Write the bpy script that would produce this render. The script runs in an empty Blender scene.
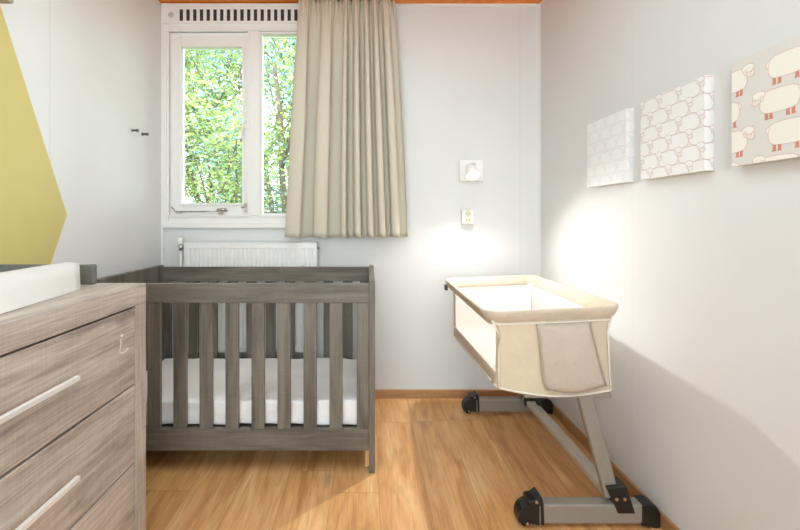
import bpy, bmesh, math, random
from mathutils import Vector, Matrix
from math import pi, sin, cos, sqrt, atan2

random.seed(7)
sc = bpy.context.scene
COL = sc.collection
F, U0, V0, H = 410.0, 369.0, 219.0, 1.09      # focal length in px, vanishing point, eye height
YW = 2.5                                       # far wall
XL, XR, ZC = -1.262, 1.04, 2.40
YB = -1.5

# ------------------------------------------------------------------ helpers
def lin(r, g, b):
    f = lambda c: (c/255/12.92) if c/255 <= .04045 else ((c/255+.055)/1.055)**2.4
    return (f(r), f(g), f(b), 1)

def newmat(name):
    m = bpy.data.materials.new(name); m.use_nodes = True
    nt = m.node_tree
    b = nt.nodes['Principled BSDF']
    return m, nt, b

def N(nt, kind, **kw):
    n = nt.nodes.new(kind)
    for k, v in kw.items():
        if hasattr(n, k): setattr(n, k, v)
        else: n.inputs[k].default_value = v
    return n

def L(nt, a, b): nt.links.new(a, b)

def mth(nt, op, a, b=None):
    n = nt.nodes.new('ShaderNodeMath'); n.operation = op
    for i, x in enumerate((a, b)):
        if x is None: continue
        if isinstance(x, (int, float)): n.inputs[i].default_value = x
        else: L(nt, x, n.inputs[i])
    return n.outputs[0]

def ramp(nt, fac, stops):
    r = nt.nodes.new('ShaderNodeValToRGB')
    while len(r.color_ramp.elements) < len(stops): r.color_ramp.elements.new(.5)
    for e, (p, c) in zip(r.color_ramp.elements, stops):
        e.position = p; e.color = c
    L(nt, fac, r.inputs[0])
    return r.outputs[0]

def mixc(nt, fac, a, b, blend='MIX'):
    n = nt.nodes.new('ShaderNodeMix'); n.data_type = 'RGBA'; n.blend_type = blend
    for i, x in ((0, fac), (6, a), (7, b)):
        if isinstance(x, (int, float)): n.inputs[i].default_value = x
        elif isinstance(x, tuple): n.inputs[i].default_value = x
        else: L(nt, x, n.inputs[i])
    return n.outputs[2]

def plain(name, rgb, rough=.5, metal=0, noise=0, bump=0, nscale=60, spec=.5, dist=.002):
    m, nt, b = newmat(name)
    c = lin(*rgb)
    b.inputs['Roughness'].default_value = rough
    b.inputs['Metallic'].default_value = metal
    b.inputs['Specular IOR Level'].default_value = spec
    tc = N(nt, 'ShaderNodeTexCoord')
    nz = N(nt, 'ShaderNodeTexNoise', Scale=nscale, Detail=4.0)
    L(nt, tc.outputs['Object'], nz.inputs['Vector'])
    d = 1-noise
    L(nt, ramp(nt, nz.outputs[0], [(.3, (c[0]*d, c[1]*d, c[2]*d, 1)), (.7, c)]), b.inputs['Base Color'])
    if bump:
        bp = N(nt, 'ShaderNodeBump', Strength=bump, Distance=dist)
        L(nt, nz.outputs[0], bp.inputs['Height']); L(nt, bp.outputs[0], b.inputs['Normal'])
    return m

def wood(name, axis, cols, rough=.5, gs=1.0, knots=.5, saw=.12, bumpk=.25, fine=.6):
    """grey oak style wood with the grain along one local axis"""
    m, nt, b = newmat(name)
    tc = N(nt, 'ShaderNodeTexCoord'); oi = N(nt, 'ShaderNodeObjectInfo')
    add = N(nt, 'ShaderNodeVectorMath', operation='ADD')
    off = N(nt, 'ShaderNodeVectorMath', operation='SCALE'); off.inputs['Scale'].default_value = 9.0
    cmb = N(nt, 'ShaderNodeCombineXYZ')
    for i in range(3): L(nt, oi.outputs['Random'], cmb.inputs[i])
    L(nt, cmb.outputs[0], off.inputs[0])
    L(nt, tc.outputs['Object'], add.inputs[0]); L(nt, off.outputs[0], add.inputs[1])
    mp = N(nt, 'ShaderNodeMapping'); s = [11*gs]*3; s['XYZ'.index(axis)] = 1.1*gs
    mp.inputs['Scale'].default_value = s
    L(nt, add.outputs[0], mp.inputs[0])
    warp = N(nt, 'ShaderNodeTexNoise', Scale=.9, Detail=2.0); L(nt, mp.outputs[0], warp.inputs['Vector'])
    wv = N(nt, 'ShaderNodeVectorMath', operation='SCALE'); wv.inputs['Scale'].default_value = 1.6
    L(nt, warp.outputs['Color'], wv.inputs[0])
    ad2 = N(nt, 'ShaderNodeVectorMath', operation='ADD'); L(nt, mp.outputs[0], ad2.inputs[0]); L(nt, wv.outputs[0], ad2.inputs[1])
    n1 = N(nt, 'ShaderNodeTexNoise', Scale=1.2, Detail=6.0, Roughness=.6); L(nt, ad2.outputs[0], n1.inputs['Vector'])
    mp2 = N(nt, 'ShaderNodeMapping'); s2 = [110*gs]*3; s2['XYZ'.index(axis)] = 5*gs
    mp2.inputs['Scale'].default_value = s2; L(nt, add.outputs[0], mp2.inputs[0])
    n2 = N(nt, 'ShaderNodeTexNoise', Scale=1.0, Detail=3.0); L(nt, mp2.outputs[0], n2.inputs['Vector'])
    base = ramp(nt, n1.outputs[0], [(.28, lin(*cols[0])), (.5, lin(*cols[1])), (.72, lin(*cols[2]))])
    fine = ramp(nt, n2.outputs[0], [(.3, (fine, fine, fine, 1)), (.6, (1, 1, 1, 1))])
    c = mixc(nt, .55, base, fine, 'MULTIPLY')
    # cross saw marks
    mp3 = N(nt, 'ShaderNodeMapping'); s3 = [4*gs]*3; s3['XYZ'.index(axis)] = 90*gs
    mp3.inputs['Scale'].default_value = s3; L(nt, add.outputs[0], mp3.inputs[0])
    n3 = N(nt, 'ShaderNodeTexNoise', Scale=1.0, Detail=2.0); L(nt, mp3.outputs[0], n3.inputs['Vector'])
    c = mixc(nt, saw, c, ramp(nt, n3.outputs[0], [(.35, (.4, .4, .4, 1)), (.6, (1, 1, 1, 1))]), 'MULTIPLY')
    # knots
    mp4 = N(nt, 'ShaderNodeMapping'); s4 = [4.5*gs]*3; s4['XYZ'.index(axis)] = 2.0*gs
    mp4.inputs['Scale'].default_value = s4; L(nt, add.outputs[0], mp4.inputs[0])
    vo = N(nt, 'ShaderNodeTexVoronoi', Scale=1.0); L(nt, mp4.outputs[0], vo.inputs['Vector'])
    kd = ramp(nt, vo.outputs['Distance'], [(.05, (.42, .36, .33, 1)), (.17, (1, 1, 1, 1))])
    c = mixc(nt, knots, c, kd, 'MULTIPLY')
    L(nt, c, b.inputs['Base Color'])
    b.inputs['Roughness'].default_value = rough
    bp = N(nt, 'ShaderNodeBump', Strength=bumpk, Distance=.001)
    L(nt, n2.outputs[0], bp.inputs['Height']); L(nt, bp.outputs[0], b.inputs['Normal'])
    return m

class MB:
    def __init__(s): s.bm = bmesh.new(); s.mi = 0
    def _f(s, vs, smooth=False):
        try:
            f = s.bm.faces.new(vs); f.material_index = s.mi; f.smooth = smooth; return f
        except ValueError: return None
    def box(s, x0, x1, y0, y1, z0, z1):
        v = [s.bm.verts.new((x, y, z)) for z in (z0, z1) for y in (y0, y1) for x in (x0, x1)]
        for q in ((0,2,3,1), (4,5,7,6), (0,1,5,4), (2,6,7,3), (0,4,6,2), (1,3,7,5)):
            s._f([v[i] for i in q])
        return s
    def poly(s, pts, smooth=False):
        return s._f([s.bm.verts.new(p) for p in pts], smooth)
    def prism(s, prof, lo, hi, plane='XZ'):
        """profile in a plane, extruded along the third axis from lo to hi"""
        mk = {'XZ': lambda p, t: (p[0], t, p[1]), 'YZ': lambda p, t: (t, p[0], p[1]), 'XY': lambda p, t: (p[0], p[1], t)}[plane]
        a = [s.bm.verts.new(mk(p, lo)) for p in prof]; b = [s.bm.verts.new(mk(p, hi)) for p in prof]
        n = len(prof)
        s._f(a); s._f(b[::-1])
        for i in range(n): s._f([a[i], b[i], b[(i+1) % n], a[(i+1) % n]])
        return s
    def grid(s, pts, closed_u=False, closed_v=False, smooth=True, mat=None):
        """pts[i][j] -> quads"""
        V = [[s.bm.verts.new(p) for p in row] for row in pts]
        nu, nv = len(V), len(V[0])
        for i in range(nu if closed_u else nu-1):
            for j in range(nv if closed_v else nv-1):
                f = s._f([V[i][j], V[(i+1) % nu][j], V[(i+1) % nu][(j+1) % nv], V[i][(j+1) % nv]], smooth)
                if f and mat: f.material_index = mat(i, j)
        return V
    def tube(s, pts, r, n=8, smooth=True, caps=True):
        pts = [Vector(p) for p in pts]
        rr = r if isinstance(r, (list, tuple)) else [r]*len(pts)
        rings = []; up = Vector((0, 0, 1))
        d0 = (pts[1]-pts[0]).normalized()
        ref = Vector((1, 0, 0)) if abs(d0.z) > .9 else up
        for i, p in enumerate(pts):
            d = (pts[min(i+1, len(pts)-1)]-pts[max(i-1, 0)]).normalized()
            a = d.cross(ref)
            if a.length < 1e-4: a = d.cross(Vector((0, 1, 0)))
            a.normalize(); b = d.cross(a).normalized()
            rings.append([p+(a*cos(2*pi*k/n)+b*sin(2*pi*k/n))*rr[i] for k in range(n)])
        V = s.grid(rings, closed_v=True, smooth=smooth)
        if caps: s._f(V[0][::-1]); s._f(V[-1])
        return s
    def lathe(s, prof, c, axis='Z', n=24):
        """prof = (radius, height) pairs around an axis through c"""
        rows = []
        for r, h in prof:
            row = []
            for k in range(n):
                a = 2*pi*k/n; x, y = r*cos(a), r*sin(a)
                p = {'Z': (x, y, h), 'Y': (x, h, y), 'X': (h, x, y)}[axis]
                row.append((c[0]+p[0], c[1]+p[1], c[2]+p[2]))
            rows.append(row)
        V = s.grid(rows, closed_v=True)
        s._f(V[0][::-1]); s._f(V[-1])
        return s
    def build(s, name, mats, parent=None, bevel=0, subsurf=0, solid=0, recalc=True, smooth=None, segs=2):
        if recalc: bmesh.ops.recalc_face_normals(s.bm, faces=s.bm.faces[:])
        me = bpy.data.meshes.new(name); s.bm.to_mesh(me); s.bm.free()
        for m in (mats if isinstance(mats, (list, tuple)) else [mats]): me.materials.append(m)
        o = bpy.data.objects.new(name, me); COL.objects.link(o)
        if parent:
            o.parent = parent
            me.transform(Matrix.Translation(-parent.location))     # geometry is given in world space
        if smooth: 
            for p in me.polygons: p.use_smooth = True
        if solid:
            md = o.modifiers.new('thickness', 'SOLIDIFY'); md.thickness = solid; md.offset = 0
        if bevel:
            md = o.modifiers.new('bevel', 'BEVEL'); md.width = bevel; md.segments = segs; md.limit_method = 'ANGLE'
            md.angle_limit = .6
        if subsurf:
            md = o.modifiers.new('sub', 'SUBSURF'); md.levels = subsurf; md.render_levels = subsurf
        return o

def bx(*a): return MB().box(*a)

def thing(name, label, cat, loc=(0, 0, 0), group=None):
    o = bpy.data.objects.new(name, None); COL.objects.link(o)
    o.location = loc; o.empty_display_size = .1
    return tag(o, label, cat, group)

def tag(o, label=None, cat=None, group=None, kind=None):
    if label: o['label'] = label
    if cat: o['category'] = cat
    if group: o['group'] = group
    if kind: o['kind'] = kind
    return o

def struct(o): o['kind'] = 'structure'; return o

# ------------------------------------------------------------------ materials
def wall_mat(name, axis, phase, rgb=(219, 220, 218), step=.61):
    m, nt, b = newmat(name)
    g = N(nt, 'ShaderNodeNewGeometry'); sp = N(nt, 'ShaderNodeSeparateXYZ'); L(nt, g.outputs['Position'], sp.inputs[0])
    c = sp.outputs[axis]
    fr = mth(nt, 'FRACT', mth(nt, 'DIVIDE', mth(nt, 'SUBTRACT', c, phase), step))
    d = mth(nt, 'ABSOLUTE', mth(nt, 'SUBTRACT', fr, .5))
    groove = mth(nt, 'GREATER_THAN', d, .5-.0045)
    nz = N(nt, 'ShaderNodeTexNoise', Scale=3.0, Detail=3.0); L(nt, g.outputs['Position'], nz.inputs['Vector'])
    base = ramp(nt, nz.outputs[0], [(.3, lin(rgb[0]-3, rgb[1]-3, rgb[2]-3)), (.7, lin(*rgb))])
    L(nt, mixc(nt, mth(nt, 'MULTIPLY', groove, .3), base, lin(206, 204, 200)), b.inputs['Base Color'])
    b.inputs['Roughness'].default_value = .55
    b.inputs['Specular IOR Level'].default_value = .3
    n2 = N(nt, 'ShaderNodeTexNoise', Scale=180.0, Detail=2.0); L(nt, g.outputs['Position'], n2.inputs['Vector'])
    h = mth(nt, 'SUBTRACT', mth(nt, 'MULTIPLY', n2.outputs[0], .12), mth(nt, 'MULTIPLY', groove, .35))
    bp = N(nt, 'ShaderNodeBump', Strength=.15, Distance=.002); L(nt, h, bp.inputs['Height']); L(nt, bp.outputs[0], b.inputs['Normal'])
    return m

def plank_mat(name, width, length, along, cols, rough=.4, seam=(90, 55, 25), grain=1.0, seamw=.008, knots=.55, bumpk=.15):
    m, nt, b = newmat(name)
    g = N(nt, 'ShaderNodeNewGeometry'); sp = N(nt, 'ShaderNodeSeparateXYZ'); L(nt, g.outputs['Position'], sp.inputs[0])
    a = sp.outputs['XY'.index(along)]; w = sp.outputs[1-'XY'.index(along)]
    wd = mth(nt, 'DIVIDE', mth(nt, 'ADD', w, 10.03), width)
    row = mth(nt, 'FLOOR', wd); fw = mth(nt, 'FRACT', wd)
    wn = N(nt, 'ShaderNodeTexWhiteNoise', noise_dimensions='1D'); L(nt, row, wn.inputs['W'])
    ld = mth(nt, 'ADD', mth(nt, 'DIVIDE', mth(nt, 'ADD', a, 10.0), length), mth(nt, 'MULTIPLY', wn.outputs['Value'], 3.0))
    seg = mth(nt, 'FLOOR', ld); fl = mth(nt, 'FRACT', ld)
    cid = N(nt, 'ShaderNodeCombineXYZ'); L(nt, row, cid.inputs[0]); L(nt, seg, cid.inputs[1])
    wn2 = N(nt, 'ShaderNodeTexWhiteNoise', noise_dimensions='2D'); L(nt, cid.outputs[0], wn2.inputs['Vector'])
    rnd = wn2.outputs['Value']
    v = N(nt, 'ShaderNodeCombineXYZ')
    L(nt, mth(nt, 'ADD', mth(nt, 'MULTIPLY', w, 9.0*grain), mth(nt, 'MULTIPLY', rnd, 40.0)), v.inputs[0])
    L(nt, mth(nt, 'ADD', mth(nt, 'MULTIPLY', a, 1.2*grain), mth(nt, 'MULTIPLY', rnd, 17.0)), v.inputs[1])
    wp = N(nt, 'ShaderNodeTexNoise', Scale=.8, Detail=2.0); L(nt, v.outputs[0], wp.inputs['Vector'])
    sc_ = N(nt, 'ShaderNodeVectorMath', operation='SCALE'); sc_.inputs['Scale'].default_value = 2.2; L(nt, wp.outputs['Color'], sc_.inputs[0])
    ad = N(nt, 'ShaderNodeVectorMath', operation='ADD'); L(nt, v.outputs[0], ad.inputs[0]); L(nt, sc_.outputs[0], ad.inputs[1])
    n1 = N(nt, 'ShaderNodeTexNoise', Scale=1.3, Detail=6.0, Roughness=.6); L(nt, ad.outputs[0], n1.inputs['Vector'])
    base = ramp(nt, n1.outputs[0], [(.27, lin(*cols[0])), (.48, lin(*cols[1])), (.72, lin(*cols[2]))])
    fv = N(nt, 'ShaderNodeVectorMath', operation='MULTIPLY'); fv.inputs[1].default_value = (16, 5, 1); L(nt, v.outputs[0], fv.inputs[0])
    n2 = N(nt, 'ShaderNodeTexNoise', Scale=1.0, Detail=3.0); L(nt, fv.outputs[0], n2.inputs['Vector'])
    c = mixc(nt, .65, base, ramp(nt, n2.outputs[0], [(.3, (.7, .66, .6, 1)), (.58, (1, 1, 1, 1))]), 'MULTIPLY')
    c = mixc(nt, .35, c, ramp(nt, rnd, [(0, (.72, .68, .62, 1)), (1, (1, 1, 1, 1))]), 'MULTIPLY')
    kv = N(nt, 'ShaderNodeVectorMath', operation='MULTIPLY'); kv.inputs[1].default_value = (.55, 1.6, 1); L(nt, v.outputs[0], kv.inputs[0])
    vo = N(nt, 'ShaderNodeTexVoronoi', Scale=1.0); L(nt, kv.outputs[0], vo.inputs['Vector'])
    c = mixc(nt, knots, c, ramp(nt, vo.outputs['Distance'], [(.04, (.35, .25, .18, 1)), (.15, (1, 1, 1, 1))]), 'MULTIPLY')
    e1 = mth(nt, 'GREATER_THAN', mth(nt, 'ABSOLUTE', mth(nt, 'SUBTRACT', fw, .5)), .5-seamw)
    e2 = mth(nt, 'GREATER_THAN', mth(nt, 'ABSOLUTE', mth(nt, 'SUBTRACT', fl, .5)), .5-seamw*width/length)
    e = mth(nt, 'MAXIMUM', e1, e2)
    c = mixc(nt, mth(nt, 'MULTIPLY', e, .32), c, lin(*seam))
    L(nt, c, b.inputs['Base Color']); b.inputs['Roughness'].default_value = rough
    h = mth(nt, 'SUBTRACT', mth(nt, 'MULTIPLY', n2.outputs[0], .3), e)
    bp = N(nt, 'ShaderNodeBump', Strength=bumpk, Distance=.001); L(nt, h, bp.inputs['Height']); L(nt, bp.outputs[0], b.inputs['Normal'])
    return m

M = {}
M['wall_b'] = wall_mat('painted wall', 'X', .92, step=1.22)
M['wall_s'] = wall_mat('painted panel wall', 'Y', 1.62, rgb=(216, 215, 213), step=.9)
M['wall_l_bright'] = wall_mat('panel wall left brightened', 'Y', 1.62, rgb=(232, 231, 229), step=.9)  # same wall paint, lightened to stand in for brighter light on this side
M['white'] = plain('white paint', (236, 234, 230), .35, noise=.02)
M['white_metal'] = plain('white enamel', (238, 237, 233), .3, noise=.01)
M['white_plastic'] = plain('white plastic', (240, 238, 230), .3, noise=.01)
M['dark'] = plain('dark slot', (52, 50, 48), .7)
M['black'] = plain('black plastic', (26, 26, 27), .38, noise=.15)
M['steel'] = plain('steel', (190, 188, 184), .25, metal=1)
M['alu'] = plain('brushed aluminium', (236, 234, 230), .35, metal=.3, noise=.03)
M['stand'] = plain('grey powder coat', (148, 141, 131), .4, metal=.2, noise=.04)
M['stand_light'] = plain('light grey powder coat', (200, 192, 180), .35, metal=.2, noise=.04)
M['base'] = wood('brown skirting', 'X', [(158, 116, 76), (180, 136, 92), (194, 150, 106)], .45, knots=.2)
M['base_y'] = wood('brown skirting side', 'Y', [(158, 116, 76), (180, 136, 92), (194, 150, 106)], .45, knots=.2)
M['floor'] = plank_mat('oak laminate', .19, 1.25, 'Y', [(190, 132, 76), (224, 168, 108), (244, 202, 148)], .36)
M['ceil'] = plank_mat('varnished pine', .13, 6.0, 'Y', [(230, 118, 10), (242, 132, 16), (248, 150, 30)], .35, seam=(130, 66, 14), knots=.4)
G1 = [(92, 84, 78), (131, 121, 113), (155, 145, 136)]
for ax in 'XYZ': M['crib'+ax] = wood('grey oak crib '+ax, ax, [(82, 76, 68), (115, 108, 98), (136, 128, 116)], .5, gs=1.3, knots=.35, saw=.1)
for ax in 'XYZ': M['dr'+ax] = wood('grey brown oak dresser '+ax, ax, [(150, 136, 127), (192, 178, 167), (210, 198, 186)], .48, gs=1.7, knots=.75, saw=.13, fine=.45)
M['yellow'] = plain('yellow wall paint', (212, 195, 122), .6, noise=.03, nscale=9)
M['sheet'] = plain('white cotton', (246, 245, 243), .85, noise=.03, bump=.15, nscale=40)
M['pvc'] = plain('white wipe-clean cover', (222, 218, 212), .55, noise=.02)
M['beige'] = plain('beige fabric', (200, 185, 164), .85, noise=.06, bump=.55, nscale=17, dist=.02)
M['beige_lt'] = plain('light beige fabric', (212, 196, 170), .85, noise=.05, bump=.55, nscale=17, dist=.02)
M['beige_gr'] = plain('greige fabric', (192, 179, 163), .85, noise=.06, bump=.55, nscale=17, dist=.02)
M['pipe'] = plain('pale piping', (226, 218, 205), .8, noise=.03)
M['inner'] = plain('white inner fabric', (240, 236, 230), .85, noise=.03, bump=.1, nscale=200)
M['pewter'] = plain('grey board', (112, 114, 110), .55, noise=.08)
M['socket'] = plain('socket face', (214, 205, 182), .4)

def translucent(name, rgb, transp=0, transl=.4):
    m, nt, b = newmat(name)
    b.inputs['Base Color'].default_value = lin(*rgb); b.inputs['Roughness'].default_value = .9
    b.inputs['Specular IOR Level'].default_value = .1
    out = nt.nodes['Material Output']
    tl = N(nt, 'ShaderNodeBsdfTranslucent'); tl.inputs[0].default_value = lin(*rgb)
    m1 = N(nt, 'ShaderNodeMixShader'); m1.inputs[0].default_value = transl
    L(nt, b.outputs[0], m1.inputs[1]); L(nt, tl.outputs[0], m1.inputs[2])
    last = m1
    if transp:
        tp = N(nt, 'ShaderNodeBsdfTransparent')
        m2 = N(nt, 'ShaderNodeMixShader'); m2.inputs[0].default_value = transp
        L(nt, m1.outputs[0], m2.inputs[1]); L(nt, tp.outputs[0], m2.inputs[2]); last = m2
    L(nt, last.outputs[0], out.inputs[0])
    tc = N(nt, 'ShaderNodeTexCoord'); nz = N(nt, 'ShaderNodeTexNoise', Scale=350.0, Detail=2.0)
    L(nt, tc.outputs['Object'], nz.inputs['Vector'])
    bp = N(nt, 'ShaderNodeBump', Strength=.12, Distance=.001); L(nt, nz.outputs[0], bp.inputs['Height']); L(nt, bp.outputs[0], b.inputs['Normal'])
    return m
M['curtain'] = translucent('linen curtain', (206, 198, 180), 0, .06)
M['mesh'] = translucent('white netting', (250, 248, 245), .45, .5)

def glass_mat():
    m, nt, b = newmat('window glass')
    out = nt.nodes['Material Output']
    tp = N(nt, 'ShaderNodeBsdfTransparent'); tp.inputs[0].default_value = (.97, .985, .98, 1)
    gl = N(nt, 'ShaderNodeBsdfGlossy', Roughness=.02)
    fr = N(nt, 'ShaderNodeFresnel', IOR=1.45)
    mx = N(nt, 'ShaderNodeMixShader')
    L(nt, fr.outputs[0], mx.inputs[0]); L(nt, tp.outputs[0], mx.inputs[1]); L(nt, gl.outputs[0], mx.inputs[2]); L(nt, mx.outputs[0], out.inputs[0])
    return m
M['glass'] = glass_mat()

def emis(name, rgb, s):
    m, nt, b = newmat(name)
    e = N(nt, 'ShaderNodeEmission', Strength=s); e.inputs[0].default_value = lin(*rgb)
    L(nt, e.outputs[0], nt.nodes['Material Output'].inputs[0])
    return m

# ------------------------------------------------------------------ room shell
T = .12
struct(bx(XL-T, XR+T, YB-T, YW+T, -.1, 0).build('floor', M['floor']))
struct(bx(XL-T, XR+T, YB-T, YW+T, ZC, ZC+.1).build('ceiling', M['ceil']))
struct(bx(XL-T, XL, YB-T, YW+T, 0, ZC).build('wall_left', M['wall_l_bright']))
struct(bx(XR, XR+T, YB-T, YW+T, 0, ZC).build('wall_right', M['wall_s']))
FX0, FX1, FZ0, FZ1 = -1.1, .9, .35, 2.25                 # unseen window behind the viewpoint, added to let in front fill
b = MB(); b.box(XL, FX0, YB-T, YB, 0, ZC); b.box(FX1, XR, YB-T, YB, 0, ZC); b.box(FX0, FX1, YB-T, YB, 0, FZ0); b.box(FX0, FX1, YB-T, YB, FZ1, ZC)
struct(b.build('wall_front', M['wall_b']))
WX0, WX1, WZ0, WZ1 = -1.252, -.02, 1.04, 2.28            # window opening
b = MB(); b.box(XL, WX0, YW, YW+T, 0, ZC); b.box(WX1, XR, YW, YW+T, 0, ZC)
b.box(WX0, WX1, YW, YW+T, 0, WZ0); b.box(WX0, WX1, YW, YW+T, WZ1, ZC)
struct(b.build('wall_back', M['wall_b']))
struct(bx(XL, XR-.012, YW-.012, YW, 0, .052).build('baseboard_back', M['base'], bevel=.002))
struct(bx(XR-.012, XR, YB, YW-.012, 0, .052).build('baseboard_right', M['base_y'], bevel=.002))
struct(bx(XL, XL+.012, YB, YW-.012, 0, .052).build('baseboard_left', M['base_y'], bevel=.002))
b = MB(); b.prism([(XR-.02, YW), (XR, YW), (XR, YW-.02), (XR-.008, YW-.008)], .052, ZC, 'XY')
struct(b.build('trim_1', M['wall_b']))                        # cover strip in the corner
struct(bx(XL, WX0+.004, YW-.014, YW, .052, ZC-.006).build('trim_2', M['white'], bevel=.002))
struct(bx(0.0, XR-.02, YW-.006, YW, ZC-.008, ZC).build('trim_3', M['white']))

# window: fixed frame, opening sash on the left, fixed pane on the right
def px(u, y=YW): return (u-U0)*y/F
def pz(v, y=YW): return H+(V0-v)*y/F
win = bpy.data.objects.new('window_1', None); COL.objects.link(win); win.location = (WX0, YW, WZ0); struct(win)
f = MB()
y0, y1 = 2.488, 2.575
xm0, xm1 = px(249.5), px(259)
f.box(WX0, px(169.5), y0, y1, WZ0, WZ1)
f.box(WX1-.045, WX1, y0, y1, WZ0, WZ1)
f.box(px(169.5), WX1-.045, y0, y1, pz(31.5), WZ1)
f.box(px(169.5), WX1-.045, y0, y1, WZ0, pz(216))
f.box(xm0, xm1, y0, y1, pz(216), pz(31.5))
f.build('window_frame', M['white'], win, bevel=.004)
# raised beads around the lights
f = MB()
def ring(f, a, b_, c, d, w, ya, yb):
    f.box(a, a+w, ya, yb, c, d); f.box(b_-w, b_, ya, yb, c, d); f.box(a+w, b_-w, ya, yb, c, c+w); f.box(a+w, b_-w, ya, yb, d-w, d)
ring(f, px(166), px(250), pz(217), pz(30.5), .011, y0-.008, y0+.01)
ring(f, px(258.6), WX1-.04, pz(217), pz(33), .012, y0-.006, y0+.03)
f.build('bead', M['white'], win, bevel=.002)
sash = MB()
sx0, sx1, sz0, sz1 = px(170), px(249), pz(215.5), pz(32.5)
gx0, gx1, gz0, gz1 = px(181), px(242.5), pz(203.5), pz(46.5)
sash.box(sx0, gx0, 2.502, 2.555, sz0, sz1); sash.box(gx1, sx1, 2.502, 2.555, sz0, sz1)
sash.box(gx0, gx1, 2.502, 2.555, sz0, gz0); sash.box(gx0, gx1, 2.502, 2.555, gz1, sz1)
s = sash.build('sash', M['white'], win, bevel=.003)
f = MB(); ring(f, gx0-.012, gx1+.012, gz0-.012, gz1+.012, .014, 2.494, 2.51); f.build('glazing_bead', M['white'], win, bevel=.002)
bx(gx0-.004, gx1+.004, 2.524, 2.53, gz0-.004, gz1+.004).build('pane', M['glass'], win)
hx0, hx1, hz0, hz1 = px(262), WX1-.045, pz(214), pz(37.5)
f = MB(); ring(f, xm1, WX1-.045, pz(216), pz(31.5), .017, 2.50, 2.55); f.build('glazing_bead', M['white'], win, bevel=.002)
bx(hx0-.006, hx1+.002, 2.524, 2.53, hz0-.006, hz1+.006).build('pane', M['glass'], win)
# handle
f = MB(); hxc, hzc = px(246.2), pz(124)
f.box(hxc-.011, hxc+.011, 2.49, 2.503, hzc-.03, hzc+.03)
f.tube([(hxc, 2.497, hzc+.008), (hxc, 2.46, hzc+.008), (hxc-.004, 2.452, hzc-.01), (hxc-.022, 2.452, hzc-.1)], [.008, .008, .008, .006])
f.build('window_handle', M['white_plastic'], win, bevel=.002)
# stay bar and hinge fittings
f = MB()
f.tube([(px(172.5), 2.488, pz(207)), (px(178), 2.475, pz(212.5)), (px(183), 2.475, pz(213))], .004)
f.tube([(px(178), 2.475, pz(212)), (px(229), 2.475, pz(211))], .0045)
f.tube([(px(219), 2.472, pz(210)), (px(228), 2.472, pz(209.5))], .008)
f.box(px(220), px(223), 2.47, 2.50, pz(214.5), pz(210))
f.build('stay_bar', M['steel'], win)
f = MB()
f.lathe([(.009, -.012), (.009, 0)], (px(245.5), 2.50, pz(204.5)), 'Y', 12); f.lathe([(.009, -.012), (.009, 0)], (px(246), 2.50, pz(211)), 'Y', 12)
f.tube([(px(242), 2.49, pz(207.5)), (px(247), 2.49, pz(206.5))], .005)
f.build('catch', M['steel'], win)
bx(WX0, WX1+.02, 2.478, 2.50, pz(228), pz(222)).build('window_sill', M['white'], win, bevel=.003)

w2 = bpy.data.objects.new('fill_window', None); COL.objects.link(w2); w2.location = (FX0, YB, FZ0); struct(w2)  # rear window added for its fill light
f = MB(); ring(f, FX0, FX1, FZ0, FZ1, .05, YB-.09, YB-.02); f.build('window_frame', M['white'], w2, bevel=.003)
bx(FX0+.045, FX1-.045, YB-.06, YB-.054, FZ0+.045, FZ1-.045).build('pane', M['glass'], w2)

# ventilation strip above the window
vt = thing('ventilation_grille', 'long white ventilation grille with dark slots above the window', 'ventilation grille', (px(163.5), 2.5, pz(24.5)))
bx(px(163.5), px(340), 2.478, 2.5, pz(24.5), pz(5)).build('housing', M['white'], vt, bevel=.002)
ko = MB(); ko.lathe([(.016, 0), (.016, -.006), (.011, -.009), (.003, -.009)], (px(171.3, 2.478), 2.478, pz(15, 2.478)), 'Y', 20)
ko.build('knob', plain('grey knob', (196, 194, 190), .35), vt)
for k in range(24):
    u = 181.4+6.74*k
    if u > 338: break
    tag(bx(px(u-1.6, 2.478), px(u+1.6, 2.478), 2.4755, 2.4785, pz(20.8, 2.478), pz(9.6, 2.478)).build('slot', M['dark'], vt), 'dark vertical air slot')

# ------------------------------------------------------------------ curtain on its rail
rail = thing('curtain_rail', 'white curtain rail on the ceiling above the grey-beige curtain', 'curtain rail', (-.2, 2.40, ZC))
bx(-1.2, .3, 2.39, 2.41, ZC-.018, ZC).build('track', M['white_metal'], rail, bevel=.002)
knots = [(0, 0), (.10, .5), (.225, 1), (.335, 1.5), (.46, 2), (.50, 2.5), (.565, 3), (.62, 3.5), (.675, 4), (.72, 4.5), (.765, 5), (.815, 5.5), (.865, 6), (.93, 6.5), (1, 7)]
def phase(t):
    for (a, p), (b_, q) in zip(knots, knots[1:]):
        if t <= b_:
            k = (t-a)/(b_-a); return 2*pi*(p+(q-p)*k)
    return 2*pi*7
cm = MB(); rows = []
NT, NH = 560, 44
ztop, zbot = 2.376, pz(237, 2.42)
for j in range(NH+1):
    h = j/NH; z = ztop+(zbot-ztop)*h
    xl = -.415+(-.483+.415)*h**.9; xr = .152+(.218-.152)*h**.75
    row = []
    for i in range(NT+1):
        t = i/NT; ph = phase(t)
        wide = 1.0
        amp = (.012+.034*min(1, h*2.2+.1))*wide
        y = 2.402-amp*sin(ph-.4)
        gather = max(0, 1-h*9)
        y += gather*.008*sin(t*2*pi*30)
        x = xl+(xr-xl)*t + (.015 if t > .46 else .034)*min(1, .25+h*1.5)*-.75*sin(2*(ph-.4)+.25)*(.8+.2*sin(5*t+2)) + .005*sin(3.1*h+5*t)
        x += gather*.002*sin(t*2*pi*30+1)
        y += .004*sin(5*h+9*t)*h
        row.append((x, y, z + (.004*sin(ph+1) if j == NH else 0)))
    rows.append(row)
cm.grid(rows)
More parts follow.
